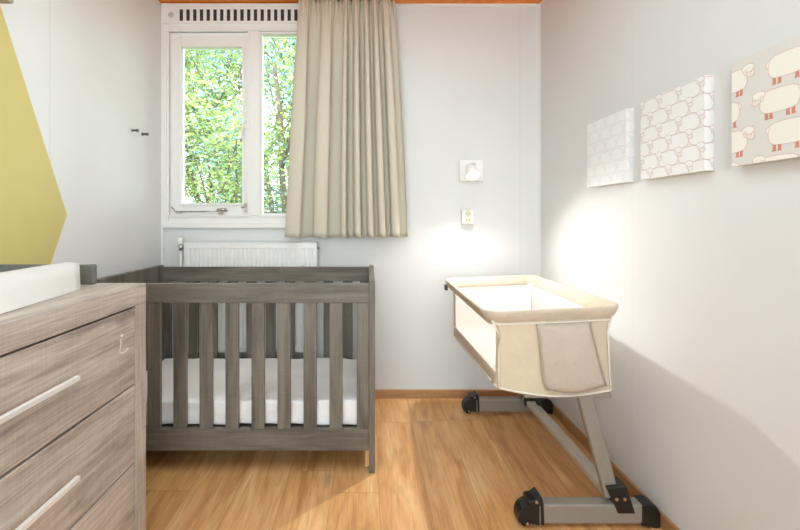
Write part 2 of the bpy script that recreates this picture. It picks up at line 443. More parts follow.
ct = thing('curtain', 'long grey-beige pleated curtain drawn over the right half of the window', 'curtain', (-.14, 2.40, 2.376))
cm.build('curtain_fabric', M['curtain'], ct, solid=.0025, recalc=False)
for k in range(9):
    x = -.40+.065*k
    hk = MB(); hk.tube([(x, 2.402, ztop-.012), (x, 2.400, ZC-.016)], .0022, 6)
    hk.build('curtain_hook', M['white_plastic'], ct)

# ------------------------------------------------------------------ radiator
rd = thing('radiator', 'white ribbed panel radiator on the wall beneath the window', 'radiator', (px(250), 2.46, .40))
rx0, rx1, rz0, rz1, ry = -1.093, -.312, .30, .950, 2.428
b = MB(); prof = []
n = 29; pitch = (rx1-rx0-.03)/n
x = rx0+.015
pts = [(rx0, ry+.012), (rx0, ry+.004), (rx0+.004, ry+.002)]
for k in range(n):
    xa = x+k*pitch
    pts += [(xa+pitch*.12, ry+.002), (xa+pitch*.28, ry+.009), (xa+pitch*.62, ry+.009), (xa+pitch*.8, ry+.002)]
pts += [(rx1-.004, ry+.002), (rx1, ry+.004), (rx1, ry+.012)]
b.grid([[(p[0], p[1], rz0+.03) for p in pts], [(p[0], p[1], rz1-.03) for p in pts]], smooth=False)
b.box(rx0, rx1, ry+.012, ry+.02, rz0, rz1-.004)
b.box(rx0, rx1, ry, ry+.014, rz1-.034, rz1-.006); b.box(rx0, rx1, ry, ry+.014, rz0, rz0+.032)
b.build('front_panel', M['white_metal'], rd, bevel=.0015)
b = MB(); b.box(rx0-.002, rx1+.002, ry-.002, ry+.05, rz1-.006, rz1)
for k in range(26):
    xa = rx0+.03+k*.028
    b.box(xa, xa+.012, ry+.004, ry+.046, rz1, rz1+.0012)
b.build('top_grille', M['white_metal'], rd)
for xq in (rx0-.003, rx1): bx(xq, xq+.003, ry, ry+.05, rz0, rz1).build('side_cover', M['white_metal'], rd)
for xq in (rx0+.12, rx1-.15): bx(xq, xq+.03, ry+.02, 2.4988, rz0+.05, rz1-.05).build('bracket', M['white_metal'], rd)
b = MB(); vx, vy, vz = px(180.5, 2.45), 2.455, pz(247, 2.45)
b.tube([(vx, vy, 0), (vx, vy, vz+.005)], .0075, 10); b.build('pipe', M['white_metal'], rd)
b = MB(); b.lathe([(.010, -.022), (.013, -.02), (.013, .012), (.009, .016)], (vx, vy, vz), 'Z', 14); b.tube([(vx, vy, vz), (rx0, vy, vz)], .009, 10)
b.build('valve', M['steel'], rd)
b = MB(); b.lathe([(.012, 0), (.017, .004), (.017, .036), (.012, .042)], (vx-.003, vy, vz+.016), 'Z', 16); b.build('valve_knob', M['white_plastic'], rd)
b = MB(); b.lathe([(.006, 0), (.006, .012)], (rx1+.003, vy, rz1-.035), 'X', 10); b.build('bleed_plug', M['steel'], rd)

# ------------------------------------------------------------------ coat hooks on the left wall
for nm, (y, z, lab) in enumerate([(2.185, 1.562, 'small dark wall hook on the left wall, the one farther from the window'),
                                  (2.281, 1.562, 'small dark wall hook on the left wall, the one nearer the window')]):
    hkt = thing('wall_hook', lab, 'hook', (XL, y, z), 'pair of hooks on the left wall')
    b = MB(); b.lathe([(.011, 0), (.011, .004)], (XL, y, z), 'X', 14); b.build('mounting_plate', M['steel'], hkt)
    b = MB(); b.tube([(XL+.003, y, z), (XL+.026, y, z)], .0062, 10)
    b.lathe([(.0085, 0), (.0085, .008)], (XL+.024, y, z), 'X', 14); b.build('peg', plain('dark metal peg', (84, 80, 76), .35, metal=.5), hkt)

# yellow painted shape on the left wall and the shelf in the corner of the view
b = MB()
b.prism([(1.712, 1.107), (1.612, .885), (1.30, .45), (.55, .45), (.30, 1.107), (.62, 1.86), (1.385, 1.86)], XL, XL+.0012, 'YZ')
tag(b.build('wall_decal', M['yellow']), 'large flat yellow angular shape on the left wall above the dresser', 'wall decal')
sh = thing('wall_shelf', 'grey wall shelf high on the left wall at the picture corner', 'shelf', (XL, .9, 1.73))
bx(XL, -1.06, .45, 1.224, 1.732, 1.757).build('shelf_board', M['drY'], sh, bevel=.002)
for yy in (.6, 1.05):
    b = MB(); b.prism([(XL, 1.757), (XL+.10, 1.757), (XL, 1.83)], yy, yy+.006, 'XZ'); b.build('bracket', M['steel'], sh)

# ------------------------------------------------------------------ dresser with changing ledge
DX0, DX1, DY0, DY1, DT = XL+.002, -.719, .08, 1.323, .884
dr = thing('chest_of_drawers', 'grey-brown oak chest of drawers with long metal handles at left', 'dresser', ((DX0+DX1)/2, (DY0+DY1)/2, 0))
b = MB()
b.box(DX0, DX1-.022, DY1-.03, DY1, 0, DT-.03); b.build('side_panel', M['drZ'], dr, bevel=.0015)
b = MB(); b.box(DX0, DX1-.022, DY0, DY0+.03, 0, DT-.03); b.build('side_panel', M['drZ'], dr, bevel=.0015)
b = MB(); b.box(DX0, DX0+.01, DY0+.03, DY1-.03, .02, DT-.03); b.build('back_panel', M['drY'], dr)
bx(DX0, DX1-.0222, DY0, DY1, DT-.025, DT).build('top', M['drY'], dr, bevel=.002)
bx(DX1-.022, DX1, DY0, DY1, .823, DT).build('top_rail', M['drY'], dr, bevel=.0015)
bx(DX1-.022, DX1, 1.2645, DY1, 0, .8225).build('stile', M['drZ'], dr, bevel=.0015)
bx(DX1-.022, DX1, DY0, .14, 0, .8225).build('stile', M['drZ'], dr, bevel=.0015)
bx(DX1-.022, DX1-.004, .141, 1.264, 0, .098).build('plinth', M['drY'], dr, bevel=.0015)
bx(DX0+.012, DX1-.024, DY0+.032, DY1-.032, .04, .82).build('carcass', M['dark'], dr)
for k, (za, zb) in enumerate([(.586, .8175), (.345, .579), (.104, .338)]):
    d = bx(DX1-.022, DX1-.001, .1435, 1.2605, za, zb).build('drawer', M['drY'], dr, bevel=.0015)
    zc = za+.123
    h = MB(); h.box(DX1+.016, DX1+.026, .43, .985, zc-.006, zc+.006)
    h.box(DX1-.003, DX1+.022, .435, .445, zc-.004, zc+.004); h.box(DX1-.003, DX1+.018, .73, .74, zc-.004, zc+.004)
    ho = h.build('handle', M['alu'], None, bevel=.001)
    ho.data.transform(Matrix.Translation(-dr.location)); ho.parent = d; tag(ho, 'long brushed metal bar handle')
    if k == 0:
        e = MB(); X = DX1+.0002
        def P(u, v):
            s_ = (u-U0)/X; return (X, F/s_, H+(V0-v)/s_)
        def stroke(pp, w):
            q = [Vector(P(*p)) for p in pp]
            for a, c in zip(q, q[1:]):
                d_ = (c-a).normalized(); nn = Vector((0, -d_.z, d_.y))*w*.5
                e.poly([a-nn, c-nn, c+nn, a+nn])
        cp = Vector(P(122, 335.5))
        e.poly([tuple(cp+Vector((0, .006*cos(t*pi/6), .0042*sin(t*pi/6)))) for t in range(12)])
        stroke([(120.6, 339), (120.9, 344), (120, 350), (120, 353.2), (123, 352.8), (126, 351), (128.6, 348.8), (127, 348)], .0032)
        stroke([(120.8, 340), (122.6, 339.2)], .002); stroke([(121.3, 344.4), (122.4, 341.6)], .002); stroke([(123.5, 350.5), (125.5, 348.5), (127, 349)], .0016)
        eo = e.build('emblem', plain('pale inlay', (232, 222, 212), .4), None, solid=.0006)
        eo.data.transform(Matrix.Translation(-dr.location)); eo.parent = d; tag(eo, 'small pale emblem')
bx(DX0, -.866, 1.288, 1.308, DT, .946).build('changing_ledge', M['pewter'], dr, bevel=.004)
bx(DX0, DX0+.018, .15, 1.288, DT, .946).build('changing_ledge', M['pewter'], dr, bevel=.004)

# changing mat
cmx = MB(); rows = []
NX, NY = 50, 30
X0m, Y0m, Y1m = DX0+.02, .42, 1.192
for i in range(NX+1):
    a = i/NX; row = []
    for j in range(NY+1):
        c = j/NY; y = Y0m+(Y1m-Y0m)*c
        xo = -.790-.048*min(1, max(0, (y-.85)/.33))
        x = X0m+(xo-X0m)*a
        if a < .90:
            k = abs(a-.43)/.47; z = .03+.049*k**2.2; x = X0m+(-.842-X0m)*a/.96
        elif a < .96: z = .080; x = X0m+(-.842-X0m)*a/.96
        else:
            k = (a-.96)/.04; z = .080*(1-k)
            xt_ = -.842; x = xt_+(xo-xt_)*k**1.2
        z = max(0, z)+.002*sin(9*y+4*a)*(a < .99)
        e_ = min(c, 1-c)
        z *= min(1, .93+e_*2)
        row.append((x, y, DT+.001+max(0, z)))
    rows.append(row)
V = cmx.grid(rows)
bm = cmx.bm
# close the ends and the underside
for j_ in (0, NY):
    lo = [bm.verts.new((V[i][j_].co.x, V[i][j_].co.y, DT+.001)) for i in range(NX+1)]
    for i in range(NX): cmx._f([V[i][j_], V[i+1][j_], lo[i+1], lo[i]])
cmx._f([bm.verts.new(p) for p in ((X0m, Y0m, DT+.001), (rows[-1][0][0], Y0m, DT+.001), (rows[-1][-1][0], Y1m, DT+.001), (X0m, Y1m, DT+.001))])
cmo = cmx.build('changing_mat', M['pvc'])
bpy.context.view_layer.update()
tag(cmo, 'white raised-edge changing mat lying on top of the chest of drawers', 'changing mat')

# ------------------------------------------------------------------ baby crib
CX0, CX1, CY0, CY1 = -1.228, .026, 1.757, 2.402
cr = thing('baby_crib', 'grey oak slatted baby crib standing under the window', 'crib', ((CX0+CX1)/2, (CY0+CY1)/2, 0))
for x0, x1 in ((CX0, CX0+.026), (CX1-.026, CX1)):
    b = MB(); b.prism([(CY0, 0), (CY0+.055, 0), (CY0+.055, .095), (CY1-.055, .095), (CY1-.055, 0), (CY1, 0), (CY1, .821), (CY0, .821)], x0, x1, 'YZ')
    b.build('end_panel', M['cribZ'], cr, bevel=.002)
xa, xb = CX0+.0265, CX1-.0265
for ya, yb in ((CY0+.003, CY0+.028), (CY1-.028, CY1-.003)):
    bx(xa, xb, ya, yb, .729, .812).build('top_rail', M['cribX'], cr, bevel=.002)
    bx(xa, xb, ya, yb, .095, .186).build('bottom_rail', M['cribX'], cr, bevel=.002)
    bx(xb-.052, xb, ya+.002, yb-.004, .186, .729).build('slat', M['cribZ'], cr, bevel=.002)
    bx(xa, xa+.052, ya+.002, yb-.004, .186, .729).build('slat', M['cribZ'], cr, bevel=.002)
    for k in range(10):
        c = -.142-.112*k + (.018 if ya > 2 else 0)
        if c-.028 < xa+.06: continue
        bx(c-.028, c+.028, ya+.003, yb-.005, .186, .729).build('slat', M['cribZ'], cr, bevel=.002)
bx(xa, xb, CY0+.03, CY1-.03, .150, .175).build('mattress_base', M['cribX'], cr, bevel=.002)
# mattress with rumpled sheet
mb = MB()
mx0, mx1, my0, my1, mz0, mz1 = xa+.018, xb-.018, CY0+.038, CY1-.038, .182, .295
bmesh.ops.create_cube(mb.bm, size=1)
bmesh.ops.scale(mb.bm, vec=(mx1-mx0, my1-my0, mz1-mz0), verts=mb.bm.verts)
bmesh.ops.translate(mb.bm, vec=((mx0+mx1)/2, (my0+my1)/2, (mz0+mz1)/2), verts=mb.bm.verts)
bmesh.ops.bevel(mb.bm, geom=mb.bm.edges[:], offset=.02, segments=3, affect='EDGES', profile=.6)
bmesh.ops.subdivide_edges(mb.bm, edges=mb.bm.edges[:], cuts=6, use_grid_fill=True)
mo = mb.build('crib_mattress', M['sheet'], smooth=True)
tex = bpy.data.textures.new('wrinkle', 'CLOUDS'); tex.noise_scale = .12; tex.noise_depth = 3
md = mo.modifiers.new('sub', 'SUBSURF'); md.levels = md.render_levels = 2
md = mo.modifiers.new('wr', 'DISPLACE'); md.texture = tex; md.strength = .026; md.mid_level = .62; md.texture_coords = 'GLOBAL'
tag(mo, 'white mattress with a rumpled fitted sheet inside the grey crib', 'mattress')

# ------------------------------------------------------------------ bedside bassinet
bs = thing('bassinet', 'beige bedside bassinet with mesh sides on a grey stand by the right wall', 'bassinet', (.68, 1.89, 0))
TOPC = {'NL': (.405, 1.425, .766), 'NR': (.893, 1.425, .789), 'FL': (.428, 2.35, .752), 'FR': (.945, 2.35, .774)}
BOTC = {'NL': (.450, 1.445, .500), 'NR': (.862, 1.445, .492), 'FL': (.478, 2.315, .435), 'FR': (.90, 2.315, .445)}
def bil(C, a, b_):
    return (Vector(C['NL'])*(1-a)*(1-b_)+Vector(C['NR'])*a*(1-b_)+Vector(C['FL'])*(1-a)*b_+Vector(C['FR'])*a*b_)
def loop(ra, rb, na=14, nb=22, nc=7):
    """rounded unit square, counter clockwise from the near left corner along the near end"""
    out = []
    def arc(ca, cb, t0):
        for k in range(nc+1):
            t = t0+k/nc*pi/2; out.append((ca+ra*cos(t), cb+rb*sin(t)))
    arc(ra, rb, pi)
    for k in range(1, na): out.append((ra+(1-2*ra)*k/na, 0))
    arc(1-ra, rb, 1.5*pi)
    for k in range(1, nb): out.append((1, rb+(1-2*rb)*k/nb))
    arc(1-ra, 1-rb, 0)
    for k in range(1, na): out.append((1-ra-(1-2*ra)*k/na, 1))
    arc(ra, 1-rb, .5*pi)
    for k in range(1, nb): out.append((0, 1-rb-(1-2*rb)*k/nb))
    return out
LP = loop(.06, .03); NLP = len(LP)
LPB = loop(.05, .03)
def S(i, t):
    """point on the fabric wall: loop index i, t from 0 (under the rim) to 1 (bottom edge)"""
    a, b_ = LP[i]; a2, b2 = LPB[i]
    k = min(1, .35+t)
    a = a+(a2-a)*k; b_ = b_+(b2-b_)*k
    m = .045+.05*min(1, max(0, t)/.12)
    top = bil(TOPC, m+(.985-1.85*m)*a, .02+.96*b_); top.z -= .035
    bot = bil(BOTC, a, b_); bot.z -= .026*sin(pi*min(1, max(0, a)))*(1 if b_ < .5 else .6)
    p = top.lerp(bot, t)
    bulge = .014*sin(pi*min(1, t))
    dcen = (bil(TOPC, .5, b_)-p); dcen.z = 0
    return p
def SA(a, t, out=0.0):
    """point on the near end panel"""
    m = .045+.05*min(1, max(0, t)/.12)
    top = bil(TOPC, m+(.985-1.85*m)*a, .02); top.z -= .035
    bot = bil(BOTC, a, 0); bot.z -= .026*sin(pi*a)
    p = top.lerp(bot, t); p.y -= out
    return p
TS = [0, .12, .25, .4, .55, .7, .8, .88, .94, .98, 1.0]
def is_mesh(i, t):
    a, b_ = LP[i % NLP]
    return (a < .03 or a > .97) and .012 < b_ < .955 and t < .79
fab = MB(); 
pts = [[S(i, t) for i in range(NLP)] for t in TS]
# slightly rounded lower edge
def inset(p, k, dz):
    c = Vector((.67, 1.885, p.z)); q = p.lerp(c, k); q.z -= dz; return q
bott = [inset(p, .025, .012) for p in pts[-1]]; bott2 = [inset(p, .12, .018) for p in pts[-1]]
allr = pts+[bott, bott2]
Vv = [[fab.bm.verts.new(p) for p in r] for r in allr]
for j in range(len(allr)-1):
    for i in range(NLP):
        i2 = (i+1) % NLP
        t = TS[j] if j < len(TS) else 1.1
        if is_mesh(i, t) and is_mesh(i2, t) and j+1 < len(TS): continue
        f_ = fab._f([Vv[j][i], Vv[j][i2], Vv[j+1][i2], Vv[j+1][i]], True)
        a0, b0 = LP[i]
        if f_: f_.material_index = 1 if (b0 < .034 and a0 < .40) else 0
fab._f(Vv[-1][::-1])
fab.build('basket_fabric', [M['beige'], M['beige_lt']], bs, solid=.004)
for side in (0, 1):
    idx = [i for i in range(NLP) if is_mesh(i, 0) and ((LP[i][0] < .5) == (side == 0))]
    idx.sort(key=lambda i: LP[i][1])
    k0 = [j for j in range(len(TS)) if j == 0 or is_mesh(idx[0], TS[j-1])]
    mm = MB(); mm.grid([[pts[j][i] for i in idx] for j in k0])
    tag(mm.build('mesh_window', M['mesh'], bs, solid=.0015), 'white see-through mesh side')
# white lining inside the fabric
ln = MB()
Vl = [[ln.bm.verts.new(inset(p, .018, 0)) for p in r] for r in pts]
for j in range(len(pts)-1):
    for i in range(NLP):
        i2 = (i+1) % NLP
        if is_mesh(i, TS[j]) and is_mesh(i2, TS[j]): continue
        ln._f([Vl[j][i], Vl[j][i2], Vl[j+1][i2], Vl[j+1][i]], True)
ln.build('lining', M['inner'], bs, solid=.002)
# padded rim
rim = MB(); rws = []
RL = loop(.10, .055)
cen = []
for a, b_ in RL: 
    p = bil(TOPC, .035+.93*a, .02+.96*b_); p.z -= .027; cen.append(p)
n = len(cen)
for i in range(n):
    d = (cen[(i+1) % n]-cen[i-1]); d.z = 0; d.normalize()
    o_ = Vector((d.y, -d.x, 0))
    row = []
    wob = 1+.05*sin(i*1.7)+.03*sin(i*4.1)
    for k in range(14):
        t = 2*pi*k/14; cx = cos(t); sz = sin(t)
        sx = abs(cx)**.8*(1 if cx > 0 else -1)*.012; sz = abs(sz)**.75*(1 if sz > 0 else -1)*.026
        lean = .012*(sz/.026)
        row.append(cen[i]+o_*(sx+lean)*wob+Vector((0, 0, sz)))
    rws.append(row)
rim.grid(rws, closed_u=True, closed_v=True)
rim.build('padded_rim', M['beige'], bs)
# piping
def pipe(pts_, r_=.003):
    b = MB(); b.tube(pts_, r_); return b.build('piping', M['pipe'], bs)
class PP:
    def tube(s, a, r): pipe(a, r)
pp = PP()
def out(i, t, d):
    p = S(i, t); q = S((i+1) % NLP, t)-S(i-1, t); q.z = 0; q.normalize()
    return p+Vector((q.y, -q.x, 0))*d
inear = [i for i in range(NLP) if LP[i][1] < .034]
ileft = [i for i in range(NLP) if LP[i][0] < .02]
pp.tube([SA(.012, t, .0035) for t in [0, .2, .4, .6, .8, 1.0]], .0035)
pp.tube([SA(.97, t, .0035) for t in [0, .2, .4, .6, .8, .97]], .0025)
pp.tube([out(i, 1.0, .002)-Vector((0, 0, .003)) for i in inear], .0035)
pp.tube([out(i, .06, .0035) for i in inear], .0025)
pp.tube([out(i, 1.0, .002) for i in ileft], .0035)
pp.tube([out(i, .80, .002) for i in ileft], .0025)
# storage pocket on the near end
pk = MB(); rws = []
def edge_l(t): return .345+.055*t+.04*max(0, t-.8)/.2
def edge_r(t): return .80+.14*t
for j in range(13):
    t = .07+.86*j/12; r_ = []
    for k in range(15):
        s_ = k/14
        tt = t+(.05*sin(pi*s_) if j > 9 else 0)
        a = edge_l(t)+(edge_r(t)-edge_l(t))*s_
        o_ = .006+.020*sin(pi*s_)**.7*sin(pi*min(1, (t-.07)/.86))**.5
        r_.append(SA(a, min(tt, .985), o_))
    rws.append(r_)
pk.grid(rws); pk.build('storage_pocket', M['beige_gr'], bs, solid=.003)
seam_m = plain('brown seam', (176, 160, 140), .8)
class PS:
    def tube(s, a, r):
        b = MB(); b.tube(a, r); b.build('pocket_seam', seam_m, bs)
ps = PS()
ps.tube([SA(edge_l(t), t, .009) for t in [.07+.86*k/10 for k in range(11)]], .003)
ps.tube([SA(edge_r(t), t, .009) for t in [.07+.86*k/10 for k in range(11)]], .003)
ps.tube([SA(edge_l(.93)+(edge_r(.93)-edge_l(.93))*k/10, .93+.05*sin(pi*k/10), .009) for k in range(11)], .003)
# mattress pad inside
mp_ = MB(); rws = []
for t, k, dz in ((.93, .05, 0), (.86, .03, 0), (.82, .045, 0), (.815, .10, 0), (.82, .4, 0)):
    rws.append([inset(S(i, t), k, 0) for i in range(NLP)])
Vp = mp_.grid(rws, closed_v=True); mp_._f(Vp[-1])
mp_.build('mattress_pad', M['inner'], bs)
# clip at the far left corner
b = MB(); q = bil(TOPC, 0, .955); b.box(q.x-.002, q.x+.014, q.y-.02, q.y+.012, q.z-.062, q.z-.032); b.build('side_buckle', M['black'], bs, bevel=.003)
# stand
for yc, near in ((1.467, True), (2.31, False)):
    ya, yb = yc-.022, yc+.022
    bx(.585, .985, ya, yb, .014, .083).build('foot_bar', M['stand'], bs, bevel=.006)
    # end cap at the wall
    b = MB(); b.prism([(.962, .008), (1.022, .0), (1.026, .006), (1.026, .055), (1.015, .075), (.998, .086), (.962, .086)], ya-.003, yb+.003); b.build('end_cap', M['black'], bs, bevel=.003)
    # castor end
    cas = MB()
    pr = [(.600, .012), (.600, .086), (.565, .086)]
    for k in range(7):
        t = pi/2+k/6*pi/2; pr.append((.572+.046*cos(t), .038+.046*sin(t)))
    pr += [(.526, .022), (.545, .018), (.570, .018)]
    cas.prism(pr, ya-.003, yb+.003)
    co = cas.build('castor_housing', M['black'], bs, bevel=.003)
    b = MB(); b.prism([(.560, .086), (.562, .098), (.585, .103), (.600, .116), (.607, .113), (.614, .09), (.617, .014), (.606, .014), (.604, .08), (.59, .086)], ya-.005, yb+.005); b.build('brake_lever', M['black'], bs, bevel=.002)
    b = MB(); b.lathe([(.008, -.013), (.020, -.013), (.020, .013), (.008, .013)], (.556, yc, .020), 'Y', 20); b.build('castor_wheel', M['black'], bs)
    for xx, zz in ((.556, .02), (.588, .096)):
        b = MB(); b.lathe([(.0055, -.0035), (.0055, .0)], (xx, ya-.005, zz), 'Y', 12); b.build('screw', M['steel'], bs)
    # leaning upright: from the bracket on the foot bar up under the basket
    up = MB()
    w = .052
    xb_, zb_, xt, zt = .866, .10, (.765 if near else .79), .475 if near else .43
    for_pts = []
    d = Vector((xt-xb_, 0, zt-zb_)).normalized(); nrm = Vector((d.z, 0, -d.x))
    pa, pb = Vector((xb_, 0, zb_)), Vector((xt, 0, zt))
    prof = [(pa-nrm*w/2), (pb-nrm*w/2), (pb+nrm*w/2), (pa+nrm*w/2)]
    up.prism([(p.x, p.z) for p in prof], yc-.014, yc+.014)
    up.build('upright', M['stand'], bs, bevel=.008, segs=3)
    b = MB(); b.prism([(.836, .146), (.905, .153), (.9365, .054), (.876, .054), (.864, .085)], ya-.006, yb+.006); br = b.build('bracket', M['black'], bs, bevel=.004)
    for xx in (.868, .897):
        b = MB(); b.lathe([(.006, -.003), (.006, .0)], (xx, ya-.006, .107), 'Y', 14); b.build('screw', M['steel'], bs)
b = MB(); b.box(.853, .907, 1.49, 2.288, .078, .104); b.build('crossbar', M['stand_light'], bs, bevel=.006)
b = MB(); b.prism([(.846, .074), (.918, .074), (.918, .114), (.846, .114)], 2.22, 2.245); b.build('hinge_bracket', M['black'], bs, bevel=.004)
b = MB(); b.prism([(.892, .104), (.918, .104), (.918, .15), (.904, .156)], 2.16, 2.20); b.build('fold_lock', M['black'], bs, bevel=.004)
bx(.55, .86, 1.452, 1.485, .455, .475).build('basket_support', M['stand'], bs, bevel=.004)
bx(.58, .88, 2.27, 2.31, .41, .43).build('basket_support', M['stand'], bs, bevel=.004)

# ------------------------------------------------------------------ wall lamp and socket
LX, LZ = px(470.5), pz(171)
lamp = thing('wall_lamp', 'small white wall spotlight with its bulb lit, on the far wall above the socket', 'wall lamp', (LX, YW, LZ))
bx(px(459), px(482), 2.476, YW, pz(181), pz(160.5)).build('wall_plate', M['white_metal'], lamp, bevel=.003)
HC = Vector((px(473, 2.27), 2.27, pz(175.5, 2.27)))          # middle of the glowing face
HA = Vector((.05, -.62, -.78)).normalized()                   # where the head points
hb = HC-HA*.075
b = MB(); b.tube([(LX, 2.478, LZ+.012), (LX, 2.40, LZ+.03), tuple(hb+Vector((0, .012, .012))), tuple(hb+HA*.02)], .0065, 10); b.build('arm', M['white_metal'], lamp)
b = MB(); b.tube([tuple(hb), tuple(hb+HA*.006), tuple(hb+HA*.03), tuple(HC-HA*.001)], [.016, .024, .031, .036], 24); b.build('lamp_head', M['white_metal'], lamp)
b = MB(); b.tube([tuple(HC-HA*.002), tuple(HC+HA*.003), tuple(HC+HA*.006)], [.031, .030, .022], 24)
tag(b.build('bulb', emis('lit bulb', (255, 244, 228), 14), lamp), 'glowing round bulb')

so = thing('wall_socket', 'white double power socket on the far wall below the lamp', 'socket', (px(466.5), YW, pz(217)))
sx, sz = px(466.5), pz(217)
bx(sx-.034, sx+.034, 2.462, YW, sz-.043, sz+.043).build('socket_box', M['white_plastic'], so, bevel=.006)
for dz in (.02, -.02):
    b = MB(); b.lathe([(.0185, .0005), (.0185, -.003), (.016, -.003), (.0155, -.0012)], (sx, 2.462, sz+dz), 'Y', 24)
    r_ = b.build('outlet', M['socket'], so)
    for dx in (-.0075, .0075):
        b = MB(); b.lathe([(.0026, -.0018), (.0026, -.0008)], (sx+dx, 2.462, sz+dz), 'Y', 10)
        ho = b.build('pin_hole', M['dark'], None); ho.data.transform(Matrix.Translation(-so.location)); ho.parent = r_

# ------------------------------------------------------------------ sheep canvases on the right wall
def clip(poly, x0, x1, y0, y1):
    def cut(p, inside, inter):
        out = []
        for i in range(len(p)):
            a, b_ = p[i-1], p[i]
            if inside(b_):
                if not inside(a): out.append(inter(a, b_))
                out.append(b_)
            elif inside(a): out.append(inter(a, b_))
        return out
    def ix(v): return lambda a, b_: (v, a[1]+(b_[1]-a[1])*(v-a[0])/(b_[0]-a[0]))
    def iy(v): return lambda a, b_: (a[0]+(b_[0]-a[0])*(v-a[1])/(b_[1]-a[1]), v)
    for ins, it in ((lambda q: q[0] >= x0, ix(x0)), (lambda q: q[0] <= x1, ix(x1)), (lambda q: q[1] >= y0, iy(y0)), (lambda q: q[1] <= y1, iy(y1))):
        if len(poly) < 3: return []
        poly = cut(poly, ins, it)
    return poly if len(poly) >= 3 else []
def grow(poly, w):
    n = len(poly); A = sum(poly[i-1][0]*poly[i][1]-poly[i][0]*poly[i-1][1] for i in range(n))
    s_ = 1 if A > 0 else -1; out = []
    for i in range(n):
        a, c = Vector(poly[i-1]), Vector(poly[(i+1) % n]); d = (c-a).normalized()
        out.append((poly[i][0]+d.y*w*s_, poly[i][1]-d.x*w*s_))
    return out
def sheep(cx, cy, L_, flip, legs=True, lw=.0012):
    """list of (layer, material, polygon); 1 outline, 2 fleece, 3 coral legs, 4 face"""
    k = -1 if flip else 1
    T_ = lambda p: (cx+k*p[0]*L_, cy+p[1]*L_)
    R = []
    body = []
    for i in range(56):
        t = 2*pi*i/56; c, s_ = cos(t), sin(t)
        r = 1+.035*abs(sin(5.5*t+.6*sin(3*t)))
        body.append((abs(c)**.50*(1 if c > 0 else -1)*.37*r, abs(s_)**.62*(1 if s_ > 0 else -1)*.215*r))
    if legs:
        for lx in (-.27, -.17, .15, .24):
            leg = [(lx-.03, -.12), (lx-.028, -.29), (lx-.048, -.335), (lx+.04, -.335), (lx+.036, -.12)]
            R.append((1, 3, [T_(p) for p in leg]))
    tail = [(-.37+.055*cos(t*pi/6), .08+.075*sin(t*pi/6)) for t in range(12)]
    R += [(1, 1, grow([T_(p) for p in tail], lw)), (2, 2, [T_(p) for p in tail])]
    bp_ = [T_(p) for p in body]
    R += [(3, 1, grow(bp_, lw)), (4, 2, bp_)]
    head = [(.37, .16), (.42, .20), (.50, .16), (.545, .06), (.535, .01), (.49, -.015), (.42, .01), (.36, .05)]
    hp = [T_(p) for p in head]
    R += [(5, 1, grow(hp, lw)), (6, 4, hp)]
    cap = []
    for i in range(26):
        t = 2*pi*i/26; r = 1+.10*abs(sin(3*t)); cap.append((.40+.125*cos(t)*r, .185+.075*sin(t)*r))
    cp_ = [T_(p) for p in cap]
    R += [(7, 1, grow(cp_, lw)), (8, 2, cp_)]
    ear = [(.335+.028*cos(t*pi/5), .105+.062*sin(t*pi/5)) for t in range(10)]
    ep = [T_(p) for p in ear]
    R += [(9, 1, grow(ep, lw*.8)), (10, 4, ep)]
    for ex in (.475,):
        R.append((7, 1, [T_((ex+.010*cos(t), .085+.014*sin(t))) for t in [q*pi/4 for q in range(8)]]))
    R.append((7, 1, [T_(p) for p in ((.49, .02), (.53, .035), (.532, .028), (.492, .012))]))
    return R
W_, Z0_ = .288, 1.236
def canvas(y_far, label, L_, pitch_x, pitch_y, cols, legs, alt, ph, lw, odd=None):
    """cols: background, outline, fleece, legs, face"""
    D = .030
    t = thing('canvas_picture', label, 'picture', (XR, y_far-W_/2, Z0_), 'sheep canvases on the right wall')
    mats = [plain('canvas tone %d' % i, c, .8, noise=.03, bump=.08, nscale=500) for i, c in enumerate(cols)]
    b = MB()
    xf = XR-D
    b.box(xf, XR, y_far-W_, y_far, Z0_, Z0_+W_)
    def mapf(p, lay):
        if p[0] <= W_: return (xf-.00008*lay, y_far-p[0], Z0_+p[1])
        return (xf+(p[0]-W_), y_far-W_-.00008*lay, Z0_+p[1])
    r = 0; y = W_-ph[1]
    while y > -pitch_y*1.5:
        x = ph[0]+((pitch_x*.5 if odd is None else odd) if r % 2 else 0)-pitch_x*2
        while x < W_+pitch_x*1.5:
            for lay, mi, pol in sheep(x, y, L_, alt and r % 2 == 1, legs, lw):
                for (p0, p1) in ((0, W_), (W_, W_+D)):
                    q = clip(pol, p0, p1, 0, W_)
                    if q and len(q) >= 3:
                        sh_ = 1e-7
                        b.mi = mi
                        off = (lambda p: mapf((min(p[0], W_), p[1]), lay)) if p1 == W_ else (lambda p: mapf((max(p[0], W_+1e-6), p[1]), lay))
                        b.poly([off(p) for p in q])
            x += pitch_x
        y -= pitch_y; r += 1
    o = b.build('printed_canvas', mats, t, recalc=False)
    # every printed face looks out of its side of the canvas
    me = o.data
    bm = bmesh.new(); bm.from_mesh(me); bm.normal_update()
    flip = []
    for f_ in bm.faces:
        c = f_.calc_center_median()
        if f_.material_index > 0:
            want = Vector((-1, 0, 0)) if abs(f_.normal.x) > abs(f_.normal.y) else Vector((0, -1, 0))
            if f_.normal.dot(want) < 0: flip.append(f_)
    bmesh.ops.reverse_faces(bm, faces=flip); bm.to_mesh(me); bm.free()
    return t
canvas(1.898, 'square canvas of faint pale grey sheep, farthest and palest of three on right wall', .095, .083, .050,
       [(230, 229, 227), (194, 196, 200), (234, 233, 232), (226, 222, 220), (232, 231, 230)], False, False, (.02, .02), .0007)
